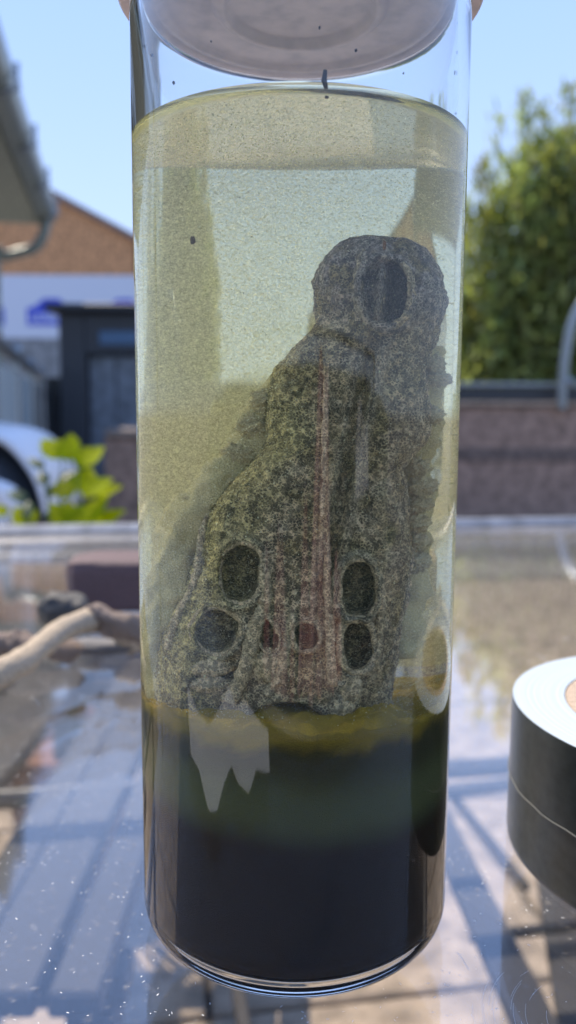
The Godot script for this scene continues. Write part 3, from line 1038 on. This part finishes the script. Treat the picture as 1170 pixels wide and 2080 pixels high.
const HOLES := [[-11.9, 101.2, 4.3, 6.8, -0.12, 8.5, 1.7], [12.7, 97.4, 3.9, 6.9, 0.05, 8.0, 1.7], [-16.9, 87.0, 4.6, 5.4, -0.55, 8.0, 1.3], [12.6, 83.4, 3.3, 6.2, 0.05, 7.0, 1.2], [-6.2, 86.6, 2.2, 4.0, 0.3, 5.0, 0.8], [1.9, 86.4, 2.6, 3.4, 0.0, 7.5, 0.8], [-16.5, 76.5, 5.0, 2.2, 0.2, 3.5, 0.7], [10.8, 72.0, 3.0, 3.6, 0.0, -0.8, 0.3], [-2.0, 61.5, 8.5, 8.2, 0.0, 14.0, 0.5]]


func outline_at(y: float) -> Vector2:
	var k := 0
	while k < 26 and SKULL[(k + 1) * 3] > y:
		k += 1
	var t := clampf((SKULL[k * 3] - y) / (SKULL[k * 3] - SKULL[k * 3 + 3]), 0, 1)
	var a: int = max(k - 1, 0) * 3
	var d: int = min(k + 2, 27) * 3
	var b := k * 3
	var c := k * 3 + 3
	return Vector2(lerpf(SKULL[b + 1], SKULL[c + 1], t) * 0.5 + 0.5 * cubic_interpolate(SKULL[b + 1], SKULL[c + 1], SKULL[a + 1], SKULL[d + 1], t), lerpf(SKULL[b + 2], SKULL[c + 2], t) * 0.5 + 0.5 * cubic_interpolate(SKULL[b + 2], SKULL[c + 2], SKULL[a + 2], SKULL[d + 2], t))


func pit(x: float, y: float, cx: float, cy: float, hx: float, hy: float, rot: float, deep: float, rim: float) -> float:
	var c := cos(rot)
	var s := sin(rot)
	var u := ((x - cx) * c + (y - cy) * s) / hx
	var v := (-(x - cx) * s + (y - cy) * c) / hy
	var q := pow(pow(absf(u), 2.3) + pow(absf(v), 2.3), 1.0 / 2.3)
	if q > 1.6:
		return 0.0
	return -deep * (1.0 - smoothstep(0.86, 1.03, q)) + rim * exp(-pow((q - 1.17) / 0.15, 2.0))


# depth of the skull's front face, in millimetres
func skull_front(x: float, y: float) -> float:
	var e := outline_at(y)
	var xc := (e.x + e.y) / 2
	var hw := (e.y - e.x) / 2
	var snout := smoothstep(154.0, 164.0, y)
	var front := lerpf(lerpf(17.0, 11.5, smoothstep(105.0, 150.0, y)), minf(hw * 1.05, 13.5), snout)
	var sn := pow(clampf(absf(x - xc) / hw, 0.0, 1.0), 1.0 / lerpf(0.82, 0.95, snout))
	return lerpf(5.0, 7.0, snout) + front * pow(sqrt(maxf(0.0, 1.0 - sn * sn)), 0.8)


# a crusted ridge lying on the front face along a line of x, y points
func crest(called: String, pts: Array, r0: float, r1: float, m: Material, parent: Node, sd: int, lift := 0.2, closed := false) -> void:
	var c := []
	for q in pts:
		c.append(Vector3(q[0], q[1], skull_front(q[0], q[1]) + lift) * 0.001)
	if closed:
		c.append(c[0])
	var path := smooth_path(c, 10) if not closed else c
	part(called, tube(path, ramp_list([r0 * 0.001, (r0 + r1) * 0.0006, r1 * 0.001], path.size()), 12, 0.0007, sd, 420.0), m, parent)


func skull_tex() -> Array:
	# a crust of pale net-like lines over a dark body
	var size := 1024
	var c := FastNoiseLite.new()
	c.noise_type = FastNoiseLite.TYPE_CELLULAR
	c.frequency = 0.033
	c.seed = 8
	c.cellular_return_type = FastNoiseLite.RETURN_DISTANCE2_SUB
	c.fractal_type = FastNoiseLite.FRACTAL_NONE
	c.domain_warp_enabled = true
	c.domain_warp_amplitude = 34.0
	c.domain_warp_frequency = 0.035
	var a := c.get_seamless_image(size, size)
	var b := noise(0.13, 3, 21).get_seamless_image(size, size)
	var d := noise(0.012, 4, 22).get_seamless_image(size, size)
	var e2 := noise(0.0045, 3, 23).get_seamless_image(size, size)
	var col := Image.create(size, size, false, Image.FORMAT_RGBA8)
	var hgt := Image.create(size, size, false, Image.FORMAT_RGBA8)
	var pale := Image.create(size, size, false, Image.FORMAT_RGBA8)
	for y in size:
		for x in size:
			var line := 1.0 - smoothstep(0.05, 0.36, a.get_pixel(x, y).r)
			var f := b.get_pixel(x, y).r
			var g := d.get_pixel(x, y).r
			var w := clampf(line * (0.35 + 1.1 * smoothstep(0.25, 0.7, g)) + smoothstep(0.58, 0.8, f) * 0.75 - smoothstep(0.5, 0.25, f) * 0.5, 0.0, 1.0)
			w = clampf(w + (g - 0.5) * 0.35, 0, 1)
			var big := smoothstep(0.3, 0.72, e2.get_pixel(x, y).r)
			var v := lerpf(lerpf(0.30, 0.50, big), lerpf(0.85, 1.0, big), w)
			col.set_pixel(x, y, Color(v, v * 0.985, v * 0.955))
			hgt.set_pixel(x, y, grey(w))
			var k := lerpf(0.45, 1.0, w)
			pale.set_pixel(x, y, Color(k, k * 0.985, k * 0.95))
	return [ImageTexture.create_from_image(col), ImageTexture.create_from_image(hgt), ImageTexture.create_from_image(pale)]


func make_skull() -> void:
	var tx := skull_tex()
	var m := mat("crusted skull", Color.WHITE, 0.8)
	m.vertex_color_use_as_albedo = true
	tri(m, tx[0], 42.0)
	m.uv1_triplanar_sharpness = 4.0
	bump(m, tx[1], 0.018)
	var o := thing("crocodile_skull", "crusted grey crocodile skull ornament standing snout up in the water", "ornament", Vector3(VX, 0.0006, VZ))
	var n1 := noise(0.11, 4, 51)
	var n2 := noise(0.5, 3, 52)
	var nu := 260
	var nv := 300
	var p := PackedVector3Array()
	var cs := PackedColorArray()
	for j in nv:
		var t := float(j) / (nv - 1)
		var y := lerpf(180.6, 60.0, t) if t > 0.05 else 180.6 - 6.03 * pow(t / 0.05, 1.8)
		var e := outline_at(y)
		if j == 0:
			e = Vector2(13.8, 14.2)
		var xc := (e.x + e.y) / 2
		var hw := (e.y - e.x) / 2
		var snout := smoothstep(154.0, 164.0, y)
		var front := lerpf(lerpf(17.0, 11.5, smoothstep(105.0, 150.0, y)), minf(hw * 1.05, 13.5), snout)
		var back := lerpf(10.0, minf(hw * 0.95, 11.0), snout)
		var zc := lerpf(5.0, 7.0, snout)
		for i in nu:
			var a := TAU * i / nu
			var sn := sin(a)
			var cn := cos(a)
			var x := xc + hw * signf(sn) * pow(absf(sn), lerpf(0.82, 0.95, snout))
			var z := zc + (front if cn > 0 else back) * signf(cn) * pow(absf(cn), 0.8)
			var f := smoothstep(0.0, 0.35, cn)
			# long ridges of the snout and cheeks
			var ridge := 0.0
			if y < 160.0:
				var fade := smoothstep(160.0, 150.0, y) * smoothstep(84.0, 100.0, y)
				ridge += 2.2 * fade * (exp(-pow((x - lerpf(2.5, 13.0, (y - 90.0) / 70.0)) / 1.0, 2.0)) + exp(-pow((x - lerpf(6.5, 18.0, (y - 90.0) / 70.0)) / 1.2, 2.0)))
				ridge -= 1.8 * fade * exp(-pow((x - lerpf(4.5, 15.5, (y - 90.0) / 70.0)) / 1.4, 2.0))
				ridge += 1.6 * smoothstep(130.0, 118.0, y) * exp(-pow((x - lerpf(-24.0, -13.0, (y - 75.0) / 50.0)) / 1.5, 2.0))
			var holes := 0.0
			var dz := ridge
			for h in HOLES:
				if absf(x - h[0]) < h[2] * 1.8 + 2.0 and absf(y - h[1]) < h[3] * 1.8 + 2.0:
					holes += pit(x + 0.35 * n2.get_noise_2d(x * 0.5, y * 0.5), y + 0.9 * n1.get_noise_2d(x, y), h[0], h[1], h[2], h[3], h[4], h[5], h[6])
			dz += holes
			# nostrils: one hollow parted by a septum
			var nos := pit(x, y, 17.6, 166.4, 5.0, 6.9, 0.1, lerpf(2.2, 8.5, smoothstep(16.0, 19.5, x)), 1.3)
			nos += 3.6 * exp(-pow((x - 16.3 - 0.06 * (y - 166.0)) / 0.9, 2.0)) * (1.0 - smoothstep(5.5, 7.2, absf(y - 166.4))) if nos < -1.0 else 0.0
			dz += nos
			# cleft between the two bumps of the snout tip
			var cleft := 1.3 * exp(-pow((x - 18.6) / 0.8, 2.0)) * smoothstep(172.0, 175.0, y)
			dz -= cleft
			z += dz * f
			# uneven sides and worn surface
			var q := Vector3(x, y, z)
			var w := n1.get_noise_3dv(q) * 1.1 + n2.get_noise_3dv(q) * 0.45
			q += Vector3(sn, 0.0, cn) * w
			if y > 178.5:
				q.y -= cleft * 0.5
			p.append(q * 0.001)
			# algae tint, with sunlit glow painted into the left flank
			var glow_film := clampf(smoothstep(-0.10, -0.85, sn) * smoothstep(165.0, 140.0, y) + 0.5 * n1.get_noise_3dv(q * 0.6 + Vector3(40, 0, 0)), 0.0, 1.0)
			var base := Color(0.97, 0.79, 0.55)
			base = base.lerp(Color(0.78, 0.68, 0.64), smoothstep(152.0, 168.0, y))
			var patch := n1.get_noise_3dv(q * 0.9 + Vector3(0, 70, 0))
			base = base.lerp(Color(0.62, 0.50, 0.28), smoothstep(0.0, 0.4, patch)).lerp(Color(1.0, 0.90, 0.72), 0.6 * smoothstep(0.05, 0.4, -patch))
			base = base.lerp(Color(1.0, 0.92, 0.76), smoothstep(0.15, 0.7, holes))
			base = base.lerp(Color(0.56, 0.50, 0.34), 0.85 * clampf(-holes / 2.0, 0.0, 1.0))  # hollow floors darkened here in place of depth shade
			base = base.lerp(Color(0.40, 0.35, 0.37), clampf(-nos / 5.0, 0.0, 1.0)).lerp(Color(0.85, 0.76, 0.70), smoothstep(0.3, 0.9, nos))  # nostril floor coloured dark to imitate shade, rim paler
			base = base.lerp(Color(0.86, 0.76, 0.62), clampf(ridge * 0.45, 0.0, 0.6))
			cs.append(base.lerp(Color(1.0, 0.90, 0.46), glow_film))
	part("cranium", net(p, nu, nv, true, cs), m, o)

	# fuzzy lower jaw behind, on the left, and teeth down both sides
	var fuzz := mat("algae fuzz", lin(1.0, 0.90, 0.52), 0.9)
	tri(fuzz, M.fine, 70.0)
	bump(fuzz, M.fine, 0.06)
	var path := smooth_path([Vector3(-1, 150, 1), Vector3(-6, 139, 2), Vector3(-10.5, 129, 3), Vector3(-16, 121, 4), Vector3(-21.5, 113, 5), Vector3(-25, 103, 5.5), Vector3(-27.5, 92, 5.5), Vector3(-29, 78, 5), Vector3(-28.5, 60, 5)], 18)
	for k in path.size():
		path[k] *= 0.001
	part("lower_jaw", tube(path, ramp_list([0.003, 0.0042, 0.0046, 0.0048, 0.0048, 0.005, 0.005, 0.005], path.size()), 44, 0.0028, 5, 100.0), fuzz, o)
	var path2 := smooth_path([Vector3(0.0225, 0.156, -0.008), Vector3(0.0235, 0.140, -0.009), Vector3(0.0215, 0.122, -0.008), Vector3(0.0215, 0.100, -0.007), Vector3(0.0195, 0.075, -0.004)], 22)
	part("lower_jaw", tube(path2, ramp_list([0.003, 0.0042, 0.0042, 0.004], path2.size()), 44, 0.0028, 6, 110.0), fuzz, o)
	var tooth_mat := tri(mat("algae coated tooth", lin(0.90, 0.78, 0.48), 0.85), M.fine, 60.0)
	bump(tooth_mat, M.fine, 0.05)
	var k := 0
	for s in [[27.3, 151.0, 1.9, 2.0], [28.6, 147.6, 2.4, 1.6], [27.4, 138.3, 1.8, 2.0], [24.6, 125.4, 2.2, 1.8], [25.6, 120.4, 2.6, 2.0], [24.9, 115.8, 2.4, 1.7], [24.6, 111.0, 2.3, 1.9], [24.6, 106.0, 2.2, 2.0], [24.8, 101.0, 2.2, 2.2], [-7.9, 141.5, 2.3, 2.4], [-10.6, 135.4, 2.6, 2.2], [-13.6, 128.6, 2.6, 2.4], [-16.6, 122.4, 3.0, 2.2], [-20.2, 116.6, 3.2, 2.6], [-22.6, 110.5, 2.8, 2.4]]:
		var z := 1.0 if s[0] > 0 else 5.5
		part("tooth", lump(Vector3(s[2] * 1.25, s[3] * 1.15, 2.8) * 0.001, 0.7, 2.6, 60 + k, 32, 20), tooth_mat, o, Vector3(s[0] + (-0.9 if s[0] > 0 else 1.6), s[1], z) * 0.001)
		k += 1
	# pale crust along the rims of the hollows and on the ridges
	var crust := mat("pale crust", lin(0.98, 0.84, 0.62), 0.85)
	tri(crust, tx[2], 40.0)
	bump(crust, M.fine, 0.03)
	for h in HOLES.slice(0, 6):
		var ring := []
		for a in 30:
			var an := TAU * a / 30.0
			var ux: float = signf(cos(an)) * pow(absf(cos(an)), 0.87) * h[2] * 1.12
			var uy: float = signf(sin(an)) * pow(absf(sin(an)), 0.87) * h[3] * 1.10
			ring.append([h[0] + ux * cos(h[4]) - uy * sin(h[4]), h[1] + ux * sin(h[4]) + uy * cos(h[4])])
		var w: float = 0.85 if h[2] > 3.0 else 0.5
		crest("hollow_rim", ring, w, w * 0.8, crust, o, int(h[1]), 0.3, true)
	crest("ridge", [[-16.4, 119.0], [-19.0, 112.0], [-20.3, 103.0], [-22.0, 96.0], [-25.5, 88.0], [-28.0, 80.0]], 0.6, 1.0, crust, o, 301, 0.4)
	crest("ridge", [[-7.0, 103.0], [-6.8, 95.0], [-9.0, 88.0], [-10.5, 80.0], [-12.5, 74.0], [-14.5, 70.0]], 1.2, 1.7, crust, o, 302, 0.1)
	crest("ridge", [[5.6, 148.0], [5.4, 130.0], [5.6, 112.0], [6.4, 98.0], [7.0, 86.0], [7.5, 74.0]], 0.5, 1.1, crust, o, 303, 0.1)
	crest("ridge", [[16.8, 104.0], [17.6, 96.0], [17.2, 88.0], [16.6, 78.0]], 0.7, 0.9, crust, o, 304, 0.2)
	crest("ridge", [[12.0, 160.0], [11.2, 166.0], [11.6, 172.0], [12.6, 176.0]], 0.5, 0.4, crust, o, 305, 0.1)
	crest("ridge", [[20.6, 173.0], [22.8, 168.5], [22.4, 162.0], [19.0, 158.6]], 0.7, 0.9, crust, o, 306, 0.3)
	crest("septum", [[16.6, 171.5], [16.2, 167.0], [15.9, 161.5]], 0.7, 0.9, crust, o, 307, -1.6)
	crest("ridge", [[-1.0, 92.0], [-2.2, 84.0], [-3.6, 77.0], [-6.5, 72.0]], 0.8, 1.2, crust, o, 308, 0.1)
	for q in [[-17.5, 78.0, 5.2, 2.2, 0.25], [-18.6, 73.6, 4.4, 2.0, 0.15], [10.6, 73.0, 2.9, 4.2, 0.0], [9.0, 67.5, 3.2, 3.0, 0.0], [-6.0, 79.0, 3.2, 4.4, 0.1]]:
		var lp := part("bone_lump", lump(Vector3(q[2], q[3], 2.0) * 0.001, 0.35, 2.2, int(q[1]), 32, 18), crust, o, Vector3(q[0], q[1], skull_front(q[0], q[1]) - 0.6) * 0.001)
		lp.rotation.z = q[4]
	# slivers of bone lodged at the back of the skull
	var sh := mat("pale bone sliver", lin(0.95, 0.80, 0.45), 0.8)
	tri(sh, tx[0], 50.0)
	var b1 := part("bone_sliver", lump(Vector3(0.0055, 0.0016, 0.0012), 0.4, 2.5, 91, 24, 12), sh, o, Vector3(-0.0028, 0.0795, 0.0190))
	b1.rotation.z = 0.62
	var b2 := part("bone_sliver", lump(Vector3(0.0042, 0.0022, 0.002), 0.3, 2.0, 93, 24, 12), sh, o, Vector3(-0.0165, 0.0735, 0.0150))
	b2.rotation.z = 0.2
	b2.material_override = tri(mat("grey bone sliver", lin(0.32, 0.30, 0.25), 0.8), tx[0], 50.0)


func make_table_things() -> void:
	# roll of tape
	var t := thing("tape_roll", "roll of dark tape lying on its side right of the vase", "tape", Vector3(0.1335, 0.0004, -0.242))
	var side := mat("dark tape", lin(0.040, 0.046, 0.042), 0.30)
	bump(tri(side, M.soft, 20.0), M.soft, 0.01)
	var edge := mat("tape edge", lin(0.42, 0.47, 0.49), 0.45)
	var rim := PackedVector3Array()
	part("tape_side", lathe([Vector2(0.0595, 0.0003), Vector2(0.0608, 0.0012), Vector2(0.061, 0.003), Vector2(0.061, 0.022), Vector2(0.061, 0.0222), Vector2(0.0609, 0.0225), Vector2(0.0609, 0.046), Vector2(0.0606, 0.0475)], 160), side, t)
	var rings := []
	var rr := RandomNumberGenerator.new()
	rr.seed = 3
	var nr := 40
	for k in nr:
		rings.append(Vector2(lerpf(0.0606, 0.0442, k / float(nr - 1)), 0.0476 + rr.randf_range(-0.00012, 0.00012)))
	part("tape_edge", lathe(rings, 160), edge, t)
	var under := []
	under.append(Vector2(0.0442, 0.0003))
	under.append(Vector2(0.0595, 0.0003))
	part("tape_underside", lathe(under, 96), edge, t)
	var card := bump(tri(mat("cardboard core", lin(0.62, 0.47, 0.34), 0.85), M.fine, 25.0), M.fine, 0.02)
	part("cardboard_core", lathe([Vector2(0.0385, 0.0006), Vector2(0.0438, 0.0006), Vector2(0.0438, 0.0006), Vector2(0.0440, 0.0472), Vector2(0.0436, 0.0477), Vector2(0.0390, 0.0477), Vector2(0.0385, 0.0474), Vector2(0.0385, 0.0006)], 96), card, t)
	# frayed thread along the torn seam
	var seam := []
	for k in 40:
		var a := deg_to_rad(lerpf(30.0, 215.0, k / 39.0))
		seam.append(Vector3(0.0612 * cos(a), 0.0225 - 0.00025 * sin(k * 2.1), 0.0612 * sin(a)))
	part("seam_thread", tube(seam, ramp_list([0.00012, 0.0002, 0.00012], 40), 6), mat("thread", lin(0.16, 0.16, 0.15), 0.8), t)

	# driftwood, with the twig behind it
	var at := func(px: float, py: float, up: float) -> Vector3:
		var q := spot(px, py, 1.0)
		var k: float = (EYE - up) / (EYE - q.y)
		return Vector3(q.x * k, up, q.z * k)
	var ctrl := [at.call(-150, 1440, 0.012), at.call(-60, 1400, 0.016), at.call(0, 1372, 0.019), at.call(60, 1336, 0.021), at.call(110, 1296, 0.024), at.call(150, 1272, 0.026), at.call(185, 1262, 0.026)]
	var pth := smooth_path(ctrl, 7)
	var d := thing("driftwood_stick", "bent pale driftwood stick left of the vase, peeled of bark", "stick")
	part("bare_wood", tube(pth, ramp_list([0.006, 0.0068, 0.0066, 0.006, 0.0062, 0.0068], pth.size()), 20, 0.0012, 2, 60.0), M.drift, d)
	var c2 := smooth_path([at.call(180, 1263, 0.026), at.call(205, 1258, 0.026), at.call(235, 1268, 0.024), at.call(275, 1282, 0.020), at.call(330, 1300, 0.014)], 7)
	part("bark_end", tube(c2, ramp_list([0.0066, 0.0082, 0.0070, 0.0074, 0.006], c2.size()), 20, 0.005, 4, 60.0), M.bark, d)
	part("knot", lump(Vector3(0.008, 0.007, 0.007), 0.35, 2.0, 8), M.bark, d, at.call(203, 1258, 0.026))
	var w := thing("thin_twig", "thin grey twig lying behind the driftwood stick", "twig")
	var c3 := smooth_path([at.call(-120, 1318, 0.010), at.call(-30, 1316, 0.010), at.call(40, 1312, 0.010), at.call(75, 1318, 0.010), at.call(150, 1325, 0.0075), at.call(165, 1330, 0.006)], 6)
	part("twig_wood", tube(c3, ramp_list([0.006, 0.0062, 0.0072, 0.0058, 0.006, 0.004], c3.size()), 16, 0.003, 6, 60.0), M.bark, w)
	part("twig_knot", lump(Vector3(0.008, 0.0075, 0.007), 0.35, 2.0, 9), M.bark, w, at.call(42, 1310, 0.011))
	var sb := thing("split_branch", "short split branch end touching the left side of the vase", "branch")
	var c4 := smooth_path([at.call(240, 1312, 0.006), at.call(262, 1302, 0.008), at.call(300, 1296, 0.008)], 6)
	part("branch_wood", tube(c4, ramp_list([0.004, 0.0075, 0.007], c4.size()), 14, 0.004, 7, 60.0), M.drift, sb)

	# dark pebble and the red brown block behind
	var pb: Vector3 = at.call(126, 1284, 0.0)
	tag(part("dark_pebble", lump(Vector3(0.0165, 0.0115, 0.014), 0.25, 0.9, 14, 40, 24, 0.85), M.stone, self, pb + Vector3(0, 0.0112, -0.012)), "smooth dark pebble behind the driftwood stick", "stone")
	var bk: Vector3 = at.call(215, 1246, 0.0)
	var b := thing("small_block", "dark red brown block with pale top behind the pebble", "block", bk + Vector3(0.006, 0.0002, -0.022), 0.10)
	var w2 := 0.047
	var pts := PackedVector3Array()
	var nn := noise(18.0, 3, 61)
	part("block_body", lump(Vector3(w2, 0.0185, 0.026), 0.08, 0.8, 15, 60, 32, 0.28), M.block, b, Vector3(0.012, 0.0183, 0))
	# grey flat pebble beyond the stick bend
	var gp: Vector3 = at.call(205, 1335, 0.0)
	var gs := part("flat_pebble", lump(Vector3(0.022, 0.0045, 0.010), 0.2, 1.1, 18, 36, 18), bump(tri(mat("grey stone", lin(0.20, 0.185, 0.18), 0.7), M.fine, 20.0), M.fine, 0.05), self, gp + Vector3(0, 0.0044, -0.006))
	tag(gs, "flat grey pebble under the bend of the driftwood stick", "stone")


func cloth_mesh(wide: float, top: float, drop: float, taper: float) -> ArrayMesh:
	var p := PackedVector3Array()
	for j in 24:
		for i in 40:
			var u := i / 39.0
			var v := j / 23.0
			p.append(Vector3((u - 0.5) * wide * (taper + (1.0 - taper) * v), top - v * drop + 0.02 * sin(u * 7.0) * (1.0 - v), 0.014 * sin(u * 19.0 + v * 1.5) + 0.01 * sin(v * 5.0)))
	return net(p, 40, 24, false)


func make_behind_camera() -> void:
	# unseen stand-ins added for the vase reflections: sky blocker, cloths on a rail, paper
	var w := thing("blocker", "added low dark green hedge behind the viewer", "blocker", Vector3(0, 0, 2.3))  # added to keep sky out of the mirrored view
	part("blocker_mass", lump(Vector3(4.2, 0.52, 0.4), 0.10, 3.0, 71, 64, 40, 0.35), tri(mat("hedge leaves", lin(0.045, 0.085, 0.035), 0.9), M.fine, 6.0, true), w, Vector3(0, GROUND + 0.47, 0))
	var rw := thing("rear_wall", "long low dark wall far behind the viewer", "wall", Vector3(0, 0, 7.0))
	part("rear_panel", box(Vector3(16, 1.35, 0.3), 0.02), tri(mat("dark rear wall", lin(0.055, 0.06, 0.045), 0.9), M.soft, 0.8, true), rw, Vector3(0, GROUND + 0.67, 0))
	var tm := mat("salmon cloth", lin(0.92, 0.58, 0.52), 0.9)
	tm.backlight_enabled = true
	tm.backlight = lin(0.5, 0.16, 0.12)
	var grey_cloth := mat("pale grey cloth", lin(0.55, 0.58, 0.62), 0.9)
	var ln := thing("added_rail", "added black rail behind the viewer hung with cloths", "rail", Vector3(0, 0, 0.58))
	part("rail_bar", tube([Vector3(-0.45, 0.235, 0), Vector3(0.95, 0.235, 0)], [0.006, 0.006], 8), M.black_rail, ln)
	for x in [-0.44, 0.94]:
		part("rail_post", tube([Vector3(x, GROUND, 0), Vector3(x, 0.24, 0)], [0.008, 0.008], 8), M.black_rail, ln)
	var names := ["added short rose cloth at the left end of the black rail", "added broad rose cloth, second from the left on the black rail", "added narrow salmon cloth, third from the left on the black rail", "added long salmon cloth near the middle of the black rail", "added widest salmon towel on the black rail", "added narrow rose cloth right of the widest towel", "added pale grey cloth at the right end of the black rail"]
	var k := 0
	for q in [[-0.29, 0.07, -0.02, 0.16, 0.3], [-0.16, 0.17, 0.0, 0.20, 0.25], [-0.04, 0.05, -0.06, 0.16, 0.2], [0.07, 0.12, 0.05, 0.24, 0.15], [0.225, 0.26, 0.20, 0.40, 0.35], [0.40, 0.14, -0.05, 0.16, 0.4], [0.74, 0.24, 0.14, 0.12, 0.9]]:
		var t := thing("mirrored_cloth", names[k], "cloth", Vector3(q[0], 0, 0.58), 0.0, "added cloths making streaks in the vase reflection")  # added cloths standing in for the viewer mirrored in the glass
		part("cloth", cloth_mesh(q[1], q[2], q[3], q[4]), tm if k < 6 else grey_cloth, t)
		part("loop", tube([Vector3(0, q[2] - 0.005, 0), Vector3(0, 0.232, 0)], [0.0015, 0.0015], 6), M.black_rail, t)
		k += 1
	# unseen sheet, outline shaped to give the white reflection, as x and z
	var jag := PackedVector2Array()
	for q in [Vector2(-0.242, -0.151), Vector2(-0.198, -0.126), Vector2(-0.168, -0.100), Vector2(-0.177, -0.024), Vector2(-0.142, -0.028), Vector2(-0.125, -0.007), Vector2(-0.059, -0.014), Vector2(-0.043, -0.052), Vector2(-0.066, -0.059), Vector2(-0.067, -0.082), Vector2(-0.085, -0.086), Vector2(-0.106, -0.083), Vector2(-0.103, -0.104), Vector2(-0.093, -0.126), Vector2(-0.099, -0.136), Vector2(-0.137, -0.140), Vector2(-0.155, -0.155)]:
		jag.append(Vector2(q.x + 0.125, -(q.y + 0.075)))
	var pm := mat("white paper", lin(0.75, 0.76, 0.78), 0.8)
	var s := part("torn_paper", plate(jag, 0.0006), pm, self, Vector3(-0.125, 0.0012, -0.075))
	s.rotation = Vector3(-PI / 2, 0, 0)
	tag(s, "unseen torn white paper shaped for its reflection, lying on the table near the viewer", "paper")
